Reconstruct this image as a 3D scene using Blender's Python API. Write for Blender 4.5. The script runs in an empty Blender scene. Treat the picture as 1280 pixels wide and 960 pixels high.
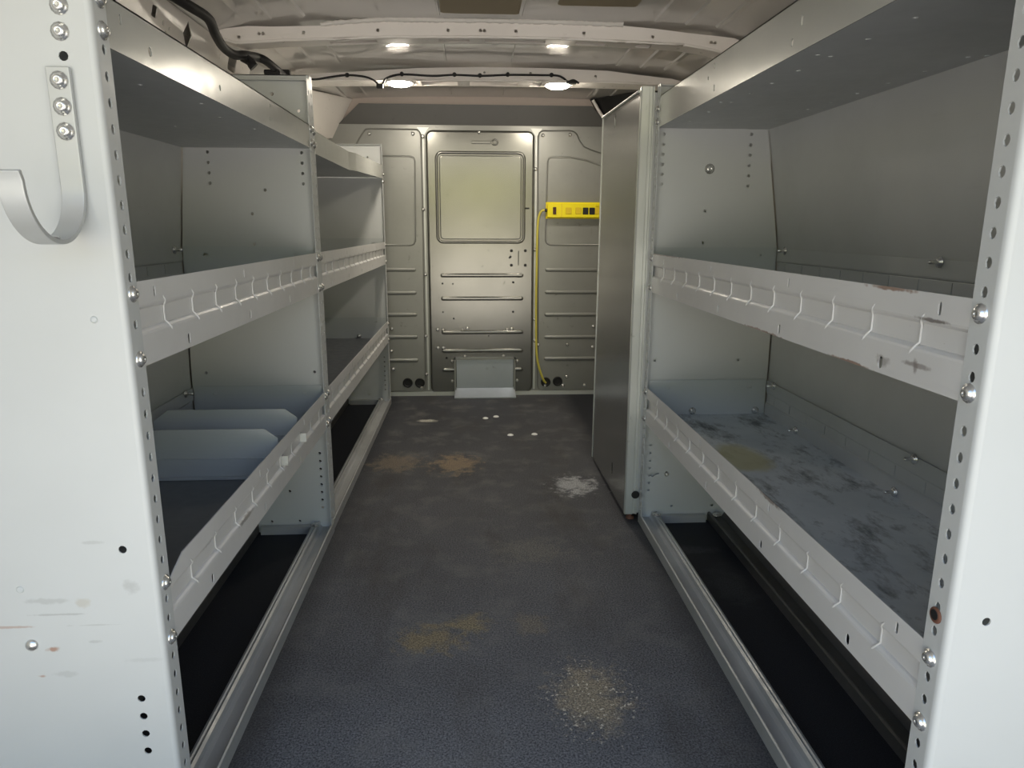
import bpy, math, random
from mathutils import Vector, Matrix
from mathutils.geometry import tessellate_polygon
random.seed(7)
S = bpy.context.scene
COL = S.collection
PI = math.pi

# ------------------------------------------------------------------ mesh builder
class MB:
    def __init__(s):
        s.v = []; s.f = []; s.sm = []
    def add(s, vs, fs, smooth=False):
        o = len(s.v); s.v += [tuple(p) for p in vs]
        for f in fs:
            s.f.append(tuple(o+i for i in f)); s.sm.append(smooth)
        return s
    def box(s, a, b):
        x0, y0, z0 = [min(a[i], b[i]) for i in range(3)]; x1, y1, z1 = [max(a[i], b[i]) for i in range(3)]
        return s.add([(x0,y0,z0),(x1,y0,z0),(x1,y1,z0),(x0,y1,z0),(x0,y0,z1),(x1,y0,z1),(x1,y1,z1),(x0,y1,z1)],
                     [(0,3,2,1),(4,5,6,7),(0,1,5,4),(1,2,6,5),(2,3,7,6),(3,0,4,7)])
    def rbox(s, a, b, r, axis):
        """box with rounded corners seen along axis ('x','y','z') and softened front edges"""
        i = 'xyz'.index(axis); j, k = [(1,2),(0,2),(0,1)][i]
        a0 = [min(a[q], b[q]) for q in range(3)]; b0 = [max(a[q], b[q]) for q in range(3)]
        base = rrect((a0[j]+b0[j])/2, (a0[k]+b0[k])/2, b0[j]-a0[j], b0[k]-a0[k], r)
        inn = rrect((a0[j]+b0[j])/2, (a0[k]+b0[k])/2, b0[j]-a0[j]-r*.8, b0[k]-a0[k]-r*.8, r*.6)
        e = min(r*.4, (b0[i]-a0[i])*.3); n = len(base)
        rings = [(inn, a0[i]), (base, a0[i]+e), (base, b0[i]-e), (inn, b0[i])]
        vs = []
        for ring, h in rings:
            for p in ring:
                q = [0,0,0]; q[i] = h; q[j] = p[0]; q[k] = p[1]; vs.append(q)
        fs = [tuple(range(n)), tuple(range(3*n, 4*n))]
        for t in range(3):
            for m in range(n):
                fs.append((t*n+m, t*n+(m+1) % n, (t+1)*n+(m+1) % n, (t+1)*n+m))
        return s.add(vs, fs)
    def plate(s, outline, holes, o, u, v, t):
        """flat sheet with real holes: 2D outline/holes in the u,v frame at o, thickness t along u x v"""
        o = Vector(o); u = Vector(u); v = Vector(v); n = u.cross(v).normalized()*t
        loops = [outline]+list(holes); pts = [p for l in loops for p in l]
        tris = tessellate_polygon([[Vector((p[0], p[1], 0)) for p in l] for l in loops])
        N = len(pts)
        P = [o+u*p[0]+v*p[1] for p in pts]
        fs = [tuple(q) for q in tris]+[tuple(i+N for i in q) for q in tris]
        k = 0
        for l in loops:
            m = len(l)
            for i in range(m):
                a = k+i; b = k+(i+1) % m; fs.append((a, b, b+N, a+N))
            k += m
        return s.add([tuple(p) for p in P]+[tuple(p+n) for p in P], fs)
    def prism(s, prof, y0, y1, closed=True, thick=0):
        """x,z profile swept along y"""
        m = len(prof)
        vs = [(p[0], y0, p[1]) for p in prof]+[(p[0], y1, p[1]) for p in prof]
        fs = [(i, (i+1) % m, m+(i+1) % m, m+i) for i in range(m if closed else m-1)]
        if closed: fs += [tuple(range(m)), tuple(range(m, 2*m))]
        return s.add(vs, fs)
    def tube(s, path, r, seg=8, caps=True):
        P = [Vector(p) for p in path]; n = len(P); vs = []; up = Vector((0.13, 0.31, 0.94))
        for i, p in enumerate(P):
            d = (P[min(i+1, n-1)]-P[max(i-1, 0)]).normalized()
            a = d.cross(up)
            if a.length < .05: a = d.cross(Vector((1, 0, 0)))
            a.normalize(); b = d.cross(a)
            rr = r[i] if isinstance(r, (list, tuple)) else r
            vs += [p+a*math.cos(2*PI*k/seg)*rr+b*math.sin(2*PI*k/seg)*rr for k in range(seg)]
        fs = [(i*seg+k, i*seg+(k+1) % seg, (i+1)*seg+(k+1) % seg, (i+1)*seg+k) for i in range(n-1) for k in range(seg)]
        s.add(vs, fs, True)
        if caps: s.add(vs[:seg]+vs[-seg:], [tuple(range(seg)), tuple(range(seg, 2*seg))])
        return s
    def rev(s, o, d, prof, seg=12):
        """lathe: prof = [(radius, height)...] around axis d from o"""
        o = Vector(o); d = Vector(d).normalized()
        a = d.cross(Vector((0, 0, 1)) if abs(d.z) < .9 else Vector((1, 0, 0))).normalized(); b = d.cross(a)
        vs = []; fs = []
        for (r, h) in prof:
            vs += [o+d*h+(a*math.cos(2*PI*k/seg)+b*math.sin(2*PI*k/seg))*r for k in range(seg)]
        for i in range(len(prof)-1):
            fs += [(i*seg+k, i*seg+(k+1) % seg, (i+1)*seg+(k+1) % seg, (i+1)*seg+k) for k in range(seg)]
        s.add(vs, fs, True)
        s.add(vs[-seg:], [tuple(range(seg))]); s.add(vs[:seg], [tuple(range(seg))])
        return s
    def screw(s, o, d, r=.009):
        """pan head screw on a washer"""
        return s.rev(o, d, [(r*1.25, 0), (r*1.25, .0015), (r*.95, .002), (r*.9, .0042), (r*.62, .0062), (r*.25, .0068), (r*.2, .0055)], 12)
    def build(s, name, mat, parent=None, smooth_angle=None):
        me = bpy.data.meshes.new(name); me.from_pydata([tuple(p) for p in s.v], [], s.f); me.materials.append(mat)
        for p, q in zip(me.polygons, s.sm): p.use_smooth = q
        me.update()
        import bmesh
        bm = bmesh.new(); bm.from_mesh(me); bmesh.ops.recalc_face_normals(bm, faces=bm.faces); bm.to_mesh(me); bm.free()
        o = bpy.data.objects.new(name, me); COL.objects.link(o)
        if parent is not None: o.parent = parent; o.matrix_parent_inverse = parent_inv(parent)
        return o

def parent_inv(p):
    return Matrix.Translation(-p.location) if p.type == 'EMPTY' else Matrix.Identity(4)

def rrect(cx, cy, w, h, r, n=5):
    out = []
    for (sx, sy, a0) in ((1, 1, 0), (-1, 1, 90), (-1, -1, 180), (1, -1, 270)):
        for i in range(n+1):
            a = math.radians(a0+90*i/n)
            out.append((cx+sx*(w/2-r)+r*math.cos(a), cy+sy*(h/2-r)+r*math.sin(a)))
    return out
def circ(cx, cy, r, n=10): return [(cx+r*math.cos(2*PI*i/n), cy+r*math.sin(2*PI*i/n)) for i in range(n)]
def slot(cx, cy, w, h): return rrect(cx, cy, w, h, min(w, h)*.49, 3)
def rect(x0, y0, x1, y1): return [(x0, y0), (x1, y0), (x1, y1), (x0, y1)]

def thing(name, label, cat, loc=(0, 0, 0), group=None):
    o = bpy.data.objects.new(name, None); COL.objects.link(o); o.location = loc; o.empty_display_size = .05
    o['label'] = label; o['category'] = cat
    if group: o['group'] = group
    return o
def tag(o, label, cat, group=None):
    o['label'] = label; o['category'] = cat
    if group: o['group'] = group
    return o
def struct(o): o['kind'] = 'structure'; return o

# ------------------------------------------------------------------ materials
class NT:
    def __init__(s, name):
        s.m = bpy.data.materials.new(name); s.m.use_nodes = True; s.t = s.m.node_tree; s.t.nodes.clear()
        s.out = s.n('ShaderNodeOutputMaterial'); s.b = s.n('ShaderNodeBsdfPrincipled'); s.l(s.b.outputs[0], s.out.inputs[0])
        s.geo = s.n('ShaderNodeNewGeometry'); s.pos = s.geo.outputs['Position']
    def n(s, t, **k):
        x = s.t.nodes.new(t)
        for a, b in k.items(): setattr(x, a, b)
        return x
    def l(s, a, b): s.t.links.new(a, b)
    def val(s, i, v):
        if hasattr(v, 'is_output') : s.l(v, i)
        else: i.default_value = v
    def noise(s, scale, detail=3, rough=.55, stretch=None, vec=None):
        x = s.n('ShaderNodeTexNoise'); x.inputs['Scale'].default_value = scale; x.inputs['Detail'].default_value = detail; x.inputs['Roughness'].default_value = rough
        v = vec or s.pos
        if stretch:
            mp = s.n('ShaderNodeMapping'); mp.inputs['Scale'].default_value = stretch; s.l(v, mp.inputs[0]); v = mp.outputs[0]
        s.l(v, x.inputs['Vector']); return x.outputs['Fac']
    def ramp(s, fac, lo, hi, a=0., b=1.):
        x = s.n('ShaderNodeMapRange'); x.clamp = True
        x.inputs[1].default_value = lo; x.inputs[2].default_value = hi; x.inputs[3].default_value = a; x.inputs[4].default_value = b
        s.l(fac, x.inputs[0]); return x.outputs[0]
    def math(s, op, a, b=0.):
        x = s.n('ShaderNodeMath', operation=op); s.val(x.inputs[0], a); s.val(x.inputs[1], b); return x.outputs[0]
    def mix(s, f, a, b):
        x = s.n('ShaderNodeMix', data_type='RGBA'); s.val(x.inputs[0], f)
        for i, c in ((6, a), (7, b)):
            if hasattr(c, 'is_output'): s.l(c, x.inputs[i])
            else: x.inputs[i].default_value = (*c, 1)
        return x.outputs[2]
    def blob(s, c, r, noise, amt=.9, soft=.35):
        """irregular stain around world point c with radii r"""
        sub = s.n('ShaderNodeVectorMath', operation='SUBTRACT'); s.l(s.pos, sub.inputs[0]); sub.inputs[1].default_value = c
        mul = s.n('ShaderNodeVectorMath', operation='MULTIPLY'); s.l(sub.outputs[0], mul.inputs[0]); mul.inputs[1].default_value = [1/q for q in r]
        ln = s.n('ShaderNodeVectorMath', operation='LENGTH'); s.l(mul.outputs[0], ln.inputs[0])
        d = s.math('ADD', ln.outputs['Value'], s.math('MULTIPLY', s.math('SUBTRACT', noise, .5), amt*2.5))
        return s.ramp(d, 1.0, 1.0-soft, 0, 1)
    def fin(s, col, rough, metal=0., bump=None, bstr=.1, bdist=.002, spec=.5, coat=0., coatr=.05):
        if hasattr(col, 'is_output'): s.l(col, s.b.inputs['Base Color'])
        else: s.b.inputs['Base Color'].default_value = (*col, 1)
        s.val(s.b.inputs['Roughness'], rough); s.b.inputs['Metallic'].default_value = metal
        s.b.inputs['Specular IOR Level'].default_value = spec
        s.b.inputs['Coat Weight'].default_value = coat; s.b.inputs['Coat Roughness'].default_value = coatr
        if bump is not None:
            x = s.n('ShaderNodeBump'); x.inputs['Strength'].default_value = bstr; x.inputs['Distance'].default_value = bdist
            s.l(bump, x.inputs['Height']); s.l(x.outputs[0], s.b.inputs['Normal'])
        return s.m

def grey_paint(name, base, rough=.4, metal=0., rust=.0, seed=0., wear=.12, rv=.08, bs=.05, marks=()):
    # slightly uneven sprayed paint, with rust flecks where asked for
    k = NT(name)
    big = k.noise(2.3+seed, 3); fine = k.noise(38, 4); spots = k.noise(55+seed*7, 5, .7); scr = k.noise(30, 4, .7, (1, .25, 3))
    c2 = [x*(1-wear) for x in base]; c = k.mix(k.ramp(big, .35, .7), base, c2)
    if rust: c = k.mix(k.math('MULTIPLY', k.ramp(scr, .60, .8), .13), c, [x*.55 for x in base])
    if rust: c = k.mix(k.math('MULTIPLY', k.ramp(spots, .735-rust*.02, .76), .8), c, (.12, .055, .03))
    for p, rr, col, op in marks: c = k.mix(k.math('MULTIPLY', k.blob(p, rr, k.noise(60, 4, .6), .8, .5), op), c, col)
    r = k.ramp(fine, .3, .75, rough-rv*.8, rough+rv*1.2)
    return k.fin(c, r, metal, bump=k.noise(16, 3) if bs > .05 else fine, bstr=bs, bdist=.001 if bs <= .05 else .004)

M = {}
M['paint'] = grey_paint('light_grey_shelf_paint', (.545, .575, .59), .42, 0., .25)
RB = (.33, .15, .08); SM = (.36, .37, .37)
M['end'] = grey_paint('light_grey_panel_paint', (.572, .592, .60), .38, 0., .0, .4, .07, marks=(
    ((-.572, .885, .3405), (.011, .05, .005), RB, .75), ((-.592, .885, .300), (.007, .05, .003), RB, .6), ((-.622, .885, .375), (.03, .05, .002), RB, .45), ((-.555, .885, .392), (.045, .05, .002), SM, .6),
    ((-.57, .885, .412), (.030, .05, .005), SM, .45), ((-.525, .885, .408), (.010, .05, .009), (.45, .42, .36), .5), ((-.46, .885, .43), (.012, .05, .012), SM, .5), ((-.51, .885, .375), (.04, .05, .0015), SM, .4),
    ((-.56, .885, .302), (.02, .05, .005), SM, .35), ((-.50, .885, .495), (.018, .05, .003), SM, .4), ((-.515, .885, .35), (.012, .05, .003), SM, .45), ((-.455, .885, .32), (.03, .05, .004), SM, .25)))
M['lip'] = grey_paint('worn_grey_lip_paint', (.70, .70, .705), .38, .05, .9, .9, marks=(
    ((.516, .843, .738), (.05, .016, .008), (.22, .2, .19), .6), ((.516, .777, .745), (.05, .03, .004), (.2, .17, .16), .65), ((.516, .777, .745), (.05, .006, .010), (.2, .17, .16), .65),
    ((.516, .757, .80), (.05, .035, .003), (.12, .10, .09), .8), ((.516, .84, .829), (.05, .06, .0035), (.22, .11, .06), .8), ((.516, .92, .722), (.05, .06, .003), (.2, .1, .055), .8),
    ((.516, 1.23, .722), (.05, .10, .003), (.2, .1, .055), .7), ((.516, 1.9, .830), (.05, .2, .0025), (.2, .1, .06), .6), ((.516, 1.13, .437), (.05, .06, .005), (.14, .09, .07), .7),
    ((-.424, 1.25, .37), (.05, .05, .005), (.14, .12, .10), .6), ((-.424, 1.08, .40), (.05, .03, .006), (.3, .29, .28), .5)))
M['top'] = grey_paint('silver_grey_top_lip', (.52, .53, .51), .21, .25, .0, .2, rv=.02, bs=.12)
M['back'] = grey_paint('grey_back_panel', (.55, .565, .565), .42, 0., .1, .6)
def deck():
    k = NT('scuffed_blue_grey_deck')
    n1 = k.noise(5, 5, .65); n2 = k.noise(14, 6, .7, (1, .35, 1)); n3 = k.noise(60, 3)
    c = k.mix(k.ramp(n1, .35, .65), (.56, .61, .65), (.70, .745, .775))
    c = k.mix(k.math('MULTIPLY', k.ramp(n2, .53, .68), .85), c, (.03, .035, .045))
    c = k.mix(k.math('MULTIPLY', k.ramp(k.noise(22, 6, .72, (1, .6, 1)), .54, .66), .6), c, (.10, .115, .135))
    c = k.mix(k.math('MULTIPLY', k.ramp(n3, .68, .74), .5), c, (.7, .74, .76))
    c = k.mix(k.math('MULTIPLY', k.blob((.66, 1.62, .348), (.065, .11, .2), n1, .6), .8), c, (.50, .47, .24))
    return k.fin(c, k.ramp(n2, .3, .7, .30, .42), 0., bump=n3, bstr=.06)
M['deck'] = deck()
M['deckl'] = grey_paint('dull_grey_deck', (.20, .215, .235), .5, 0., .1, .3)
M['rail'] = grey_paint('dull_zinc_rail', (.55, .56, .56), .36, .25, .6, .5, .3)
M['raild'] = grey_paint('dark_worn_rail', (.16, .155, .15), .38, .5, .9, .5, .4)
M['screw'] = NT('zinc_screw').fin((.78, .78, .77), .25, .85)
M['dark'] = NT('black_rubber').fin((.012, .012, .013), .55)
M['hook'] = grey_paint('silver_hook_paint', (.56, .575, .58), .38, .3, .0, .1)

def partition_mat(name, base, rough, metal):
    k = NT(name)
    n1 = k.noise(3, 1, .5); n2 = k.noise(6, 4, .6)
    c = k.mix(k.ramp(n2, .45, .8), base, [x*.9 for x in base])
    c = k.mix(k.math('MULTIPLY', k.ramp(k.noise(24, 5, .7), .64, .72), .45), c, [x*.4 for x in base])
    r = k.ramp(n1, .3, .7, rough-.02, rough+.02)
    return k.fin(c, r, metal, bump=n1, bstr=.05, bdist=.02)
M['part'] = partition_mat('bulkhead_grey_steel', (.30, .305, .29), .37, .45)
M['door'] = partition_mat('bulkhead_door_steel', (.23, .23, .215), .22, .75)
M['head'] = partition_mat('header_grey_steel', (.115, .113, .108), .4, .3)
M['tall'] = partition_mat('burnished_cabinet_sheet', (.38, .385, .375), .24, .75)
M['galv'] = partition_mat('galvanised_post', (.62, .64, .62), .40, .4)
M['white'] = grey_paint('beige_white_body_paint', (.92, .875, .83), .33, 0., .0, .3, .05)
M['tan'] = grey_paint('tan_body_primer', (.58, .50, .45), .45, 0., .0, .3, .06)
def roof():
    k = NT('glossy_grey_roof_skin'); n = k.noise(1.6, 2)
    return k.fin((.60, .585, .565), .34, 0., bump=n, bstr=.03, bdist=.02, coat=.9, coatr=.03)
M['roof'] = roof()
M['bodyw'] = grey_paint('body_side_paint', (.56, .535, .50), .35, 0., .0, .7, .08)
M['seal'] = NT('seam_sealant').fin((.78, .75, .71), .6)
M['spotw'] = NT('white_light_spot').fin((.93, .92, .90), .4)  # white put in for the bright light spots on the floor
M['pad'] = NT('tan_roof_pad').fin((.36, .30, .20), .6)
M['yellow'] = NT('yellow_power_strip').fin((.95, .80, .008), .38)
M['yeld'] = NT('deep_yellow_outlet_cover').fin((.80, .58, .02), .4)
M['cord'] = NT('pale_yellow_cord').fin((.66, .58, .10), .45)
M['red'] = NT('dark_red_switch').fin((.06, .012, .008), .3)
M['blackp'] = NT('black_plastic').fin((.014, .014, .015), .35)
M['rustf'] = NT('rusty_foot').fin((.16, .07, .045), .7)
M['blueg'] = partition_mat('step_box_steel', (.46, .50, .55), .36, .6)

def mat_floor():
    k = NT('black_rubber_floor_mat')
    sp = k.noise(480, 2, .7); sp2 = k.noise(260, 3, .75); lac = k.noise(26, 6, .68); big = k.noise(1.7, 5, .6); mid = k.noise(9, 6, .62); streak = k.noise(5, 5, .6, (1, .3, 1))
    c = k.mix(k.ramp(sp, .42, .66), (.009, .010, .016), (.030, .033, .042))
    # dust trodden into the aisle strip between the shelves
    x = k.n('ShaderNodeSeparateXYZ'); k.l(k.pos, x.inputs[0])
    ax = k.math('ABSOLUTE', k.math('SUBTRACT', x.outputs[0], .045))
    aisle = k.ramp(ax, .50, .40)
    dust = k.math('MULTIPLY', aisle, k.ramp(big, .28, .70, .55, 1.0))
    dust = k.math('MULTIPLY', dust, k.ramp(x.outputs[1], 2.9, 1.0, .38, 1.0))   # weaker toward the bulkhead
    c = k.mix(dust, c, k.mix(k.ramp(sp2, .38, .62), (.048, .050, .060), (.30, .305, .325)))
    c = k.mix(k.math('MULTIPLY', k.math('MULTIPLY', aisle, k.ramp(mid, .50, .74)), .38), c, (.26, .25, .235))
    c = k.mix(k.math('MULTIPLY', k.math('MULTIPLY', aisle, k.ramp(streak, .52, .72)), .55), c, (.045, .036, .030))
    for (p, r, col, am, op) in (((.225, 1.205, 0), (.085, .115, .1), (.44, .36, .25), 1.1, .8), ((-.10, 1.42, 0), (.085, .065, .1), (.36, .28, .15), 1.2, .75),
            ((-.01, 1.475, 0), (.055, .05, .1), (.36, .29, .16), 1.2, .75), ((-.07, 2.62, 0), (.10, .13, .1), (.40, .30, .19), 1.3, .7),
            ((-.30, 2.64, 0), (.12, .12, .1), (.30, .24, .17), 1.3, .6), ((.36, 2.36, 0), (.085, .11, .1), (.62, .63, .64), 1.4, .85), ((-.215, 3.254, 0), (.06, .03, .1), (.8, .75, .65), .7, .8), 
            ((.13, 1.47, 0), (.05, .06, .1), (.3, .25, .18), 1.2, .5), ((.16, 1.85, 0), (.12, .09, .1), (.26, .25, .22), 1.2, .5),
            ((.62, 1.83, 0), (.10, .03, .1), (.08, .085, .09), .9, .6), ((.66, 1.62, 0), (.06, .12, .1), (.06, .065, .07), .9, .6)):
        c = k.mix(k.math('MULTIPLY', k.blob(p, r, lac, am, .6), op), c, k.mix(k.ramp(sp2, .42, .62), [q*.40 for q in col], [min(1, q*1.35) for q in col]))
    flake = k.math('MULTIPLY', k.blob((.225, 1.205, 0), (.12, .15, .1), mid, .6, .5), k.ramp(k.noise(110, 2), .62, .66))
    c = k.mix(flake, c, (.75, .68, .55))
    return k.fin(c, .62, 0., bump=sp, bstr=.25, bdist=.0015, spec=.35)
M['floor'] = mat_floor()

# ------------------------------------------------------------------ van body
YB = 3.83; YF = -.05
fl = MB().box((-.95, YF, -.03), (1.02, YB, 0)); struct(fl.build('floor', M['floor']))
LW = [(-.95, 0), (-.95, .8), (-.90, 1.25), (-.86, 1.47)]
RW = [(1.02, 0), (1.02, .8), (.99, 1.25), (.955, 1.475)]
def wall(name, prof, out, holes=()):
    p = prof+[(q[0]+out, q[1]) for q in reversed(prof)]
    return struct(MB().prism(p, YF, YB).build(name, M['bodyw']))
wall('wall_left', LW, -.04); wall('wall_right', RW, .04)
RC = [(-.86, 1.47), (-.80, 1.507), (-.70, 1.527), (-.5, 1.544), (-.2, 1.552), (.05, 1.554), (.3, 1.554), (.6, 1.548), (.8, 1.533), (.9, 1.512), (.955, 1.475)]
ce = MB().prism(RC+[(.98, 1.60), (-.90, 1.60)], YF, YB)
def roofz(x):
    for a, b in zip(RC, RC[1:]):
        if a[0] <= x <= b[0]: return a[1]+(b[1]-a[1])*(x-a[0])/(b[0]-a[0])
    return 1.5
# pressed beads running along the roof skin
for x0 in (-.62, -.52, -.095, .17, .60, .70, .80):
    w = .016 if abs(x0) > .3 else .006
    z = roofz(x0)
    for (a, b) in ((-.2, 2.40), (2.62, 3.02), (3.24, 3.74)):
        ce.prism([(x0-w, z+.004), (x0-w*.5, z-.005), (x0+w*.5, z-.005), (x0+w, z+.004)], a, b)
struct(ce.build('ceiling', M['roof']))
wf = MB().plate([(-.95, 0), (1.02, 0), (1.02, .8), (.99, 1.25), (.96, 1.48), (.9, 1.53), (.6, 1.56), (-.5, 1.56), (-.80, 1.53), (-.87, 1.48), (-.90, 1.25), (-.95, .8)], [], (0, YB-.012, 0), (1, 0, 0), (0, 0, 1), .01)
struct(wf.build('wall_front', M['tan']))
# corner gussets between the body side and the bulkhead
def quad_plate(pts, t, mat, name):
    a, b, c, d = [Vector(p) for p in pts]; n = (b-a).cross(d-a).normalized()*t
    P = [a, b, c, d]; mb = MB().add(P+[p+n for p in P], [(0,1,2,3),(7,6,5,4),(0,1,5,4),(1,2,6,5),(2,3,7,6),(3,0,4,7)])
    return struct(mb.build(name, mat))
quad_plate([(-.600, 3.80, 1.537), (-.70, 3.80, 1.35), (-.90, 3.30, 1.28), (-.80, 3.30, 1.508)], -.01, M['white'], 'trim_1')
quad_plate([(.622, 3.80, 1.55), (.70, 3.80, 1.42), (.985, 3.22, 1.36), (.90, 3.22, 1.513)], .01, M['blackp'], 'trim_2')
# beaded light edge below the dark corner on the right
struct(MB().tube([(.622, 3.75, 1.535), (.65, 3.75, 1.49), (.69, 3.75, 1.437)], .008).build('trim_3', M['white']))

# upper side rails of the body, with punched holes
def side_rail(name, xa, za, xb, zb, y0, y1, holes):
    d = Vector((xb-xa, 0, zb-za)); L = d.length; d.normalize()
    mb = MB().plate(rect(y0, 0, y1, L), holes, (xa, 0, za), (0, 1, 0), d, .003)
    return struct(mb.build(name, M['white']))
dia = lambda y, z, s: [(y-s*.8, z), (y-s*.2, z+s), (y+s*.8, z+s*.2), (y+s*.3, z-s)]
side_rail('trim_4', -.872, 1.27, -.812, 1.495, -.2, 2.85, [dia(2.27, .183, .04), rrect(2.05, .188, .03, .028, .005), rrect(2.66, .190, .08, .05, .012),
    circ(2.11, .175, .008), circ(2.13, .155, .006), circ(2.15, .17, .006), circ(2.42, .15, .008), circ(2.38, .10, .008), circ(2.82, .17, .009), circ(2.82, .145, .009), circ(1.85, .16, .008), circ(1.9, .18, .006)])
side_rail('trim_5',   .965, 1.27, .905, 1.50, -.2, 2.75, [slot(1.9, .12, .09, .014), slot(2.12, .11, .09, .014), circ(2.0, .18, .008), circ(2.35, .15, .008), circ(2.30, .15, .008)])

# ------------------------------------------------------------------ roof bows
def interp(pts, x):
    for a, b in zip(pts, pts[1:]):
        if a[0] <= x <= b[0]: return a[1]+(b[1]-a[1])*(x-a[0])/(b[0]-a[0])
    return pts[0][1] if x < pts[0][0] else pts[-1][1]
def bow(label, y0, y1, top, bot, holes, slots, seal):
    r = thing('roof_bow', label, 'roof beam', (.04, y0, 1.5), 'white roof bows across the van')
    xs = sorted(set([p[0] for p in top]+[p[0] for p in bot]+[i*.05-.7 for i in range(30)]))
    xs = [x for x in xs if max(top[0][0], bot[0][0]) <= x <= min(top[-1][0], bot[-1][0])]
    out = [(x, interp(bot, x)) for x in xs]+[(x, interp(top, x)) for x in reversed(xs)]
    hs = [circ(x, interp(bot, x)+f*(interp(top, x)-interp(bot, x)), .0055, 8) for x, f in holes]
    mb = MB().plate(out, hs, (0, y0+.0015, 0), (1, 0, 0), (0, 0, 1), .0015)
    mb.plate(out, [], (0, y1, 0), (1, 0, 0), (0, 0, 1), .0015)
    for a, b in zip(xs, xs[1:]):
        xm = (a+b)/2; za, zb = interp(bot, a), interp(bot, b)
        sl = any(s0 <= xm <= s1 for s0, s1 in slots)
        for (p, q) in (((y0, y0+.022), (y1-.018, y1)) if sl else ((y0, y1),)):
            mb.add([(a, p, za), (b, p, zb), (b, q, zb), (a, q, za), (a, p, za+.002), (b, p, zb+.002), (b, q, zb+.002), (a, q, za+.002)],
                   [(0,1,2,3),(4,5,6,7),(0,1,5,4),(2,3,7,6),(1,2,6,5),(3,0,4,7)])
    # rounded front lower edge and back flange
    mb.tube([(x, y0+.002, interp(bot, x)+.003) for x in xs], .005, 6)
    mb.build('beam', M['white'], r)
    if seal:
        P = []; R = []
        x = seal[0]
        while x < seal[1]:
            P.append((x, y0-.004+random.uniform(-.002, .002), min(roofz(x)-.001, interp(top, x)+.002))); R.append(.007+random.uniform(-.0018, .002)); x += .008
        MB().tube(P, R, 8).build('sealant_bead', M['seal'], r)
    return r
px1 = lambda p: -.271+(p-480)*.00254
bow('white punched steel roof bow nearest the camera, with a lumpy sealant seam', 2.45, 2.525,
    [(-.80, 1.502), (-.779, 1.512), (-.70, 1.521), (-.62, 1.521), (-.473, 1.526), (-.40, 1.535), (-.27, 1.545), (.035, 1.547), (.3, 1.547), (.5, 1.543), (.60, 1.536), (.714, 1.525), (.87, 1.512), (.92, 1.495)],
    [(-.80, 1.487), (-.74, 1.468), (-.6, 1.478), (-.475, 1.484), (-.27, 1.494), (.035, 1.499), (.294, 1.499), (.53, 1.493), (.70, 1.487), (.80, 1.472), (.86, 1.457), (.92, 1.470)],
    [(px1(p), f) for p, f in ((300, .4), (325, .55), (330, .55), (380, .55), (472, .45), (560, .45), (601, .45), (606, .45), (646, .45), (733, .45), (822, .45), (899, .55), (904, .55))],
    [(-.45, -.3), (-.12, .0), (.06, .24), (.36, .46), (.55, .6)], (-.47, .50))
bow('white steel roof bow nearest the bulkhead, carrying the lamps and thin black wire', 3.08, 3.20,
    [(-.80, 1.492), (-.70, 1.503), (-.60, 1.510), (-.45, 1.519), (-.35, 1.526), (-.2, 1.536), (.04, 1.543), (.3, 1.543), (.57, 1.536), (.7, 1.522), (.84, 1.509), (.90, 1.495)],
    [(-.80, 1.478), (-.6, 1.482), (-.35, 1.487), (.04, 1.490), (.4, 1.491), (.64, 1.488), (.84, 1.483), (.90, 1.481)],
    [(.52, .5), (.06, .6), (.25, .6), (-.5, .5)], [(-.2, -.05), (.0, .2), (.24, .3)], None)

# lamps below the rear bow
for k, (x, lab) in enumerate(((-.288, 'round white roof lamp shining, the one nearer the left shelves'), (.366, 'round white roof lamp shining, the one nearer the tall cabinet'))):
    t = thing('roof_lamp', lab, 'lamp', (x, 3.115, 1.49), 'lit roof lamps')
    MB().rev((x, 3.115, 1.493), (0, 0, -1), [(.062, 0), (.062, .006), (.056, .010), (.050, .010)], 28).build('lamp_rim', M['seal'], t)
    e = bpy.data.materials.new('lit_lamp_lens'); e.use_nodes = True; q = e.node_tree; q.nodes.clear()
    em = q.nodes.new('ShaderNodeEmission'); em.inputs[0].default_value = (1, .90, .74, 1); em.inputs[1].default_value = 200
    oo = q.nodes.new('ShaderNodeOutputMaterial'); q.links.new(em.outputs[0], oo.inputs[0])
    MB().rev((x, 3.115, 1.484), (0, 0, -1), [(.049, 0), (.047, .006), (.035, .011), (.015, .013)], 28).build('lens', e, t)

# tan pads stuck to the roof skin
for (x0, x1, y0, y1, lab) in ((-.088, .155, 1.95, 2.372, 'tan sound pad on the roof skin, left of the two'), (.262, .50, 1.95, 2.262, 'tan sound pad on the roof skin, right of the two')):
    zc = min(roofz(x0), roofz(x1))
    p = MB().rbox((x0, y0, zc-.006), (x1, y1, zc+.0005), .012, 'z').build('roof_pad', M['pad']); tag(p, lab, 'pad', 'tan roof pads')

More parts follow.
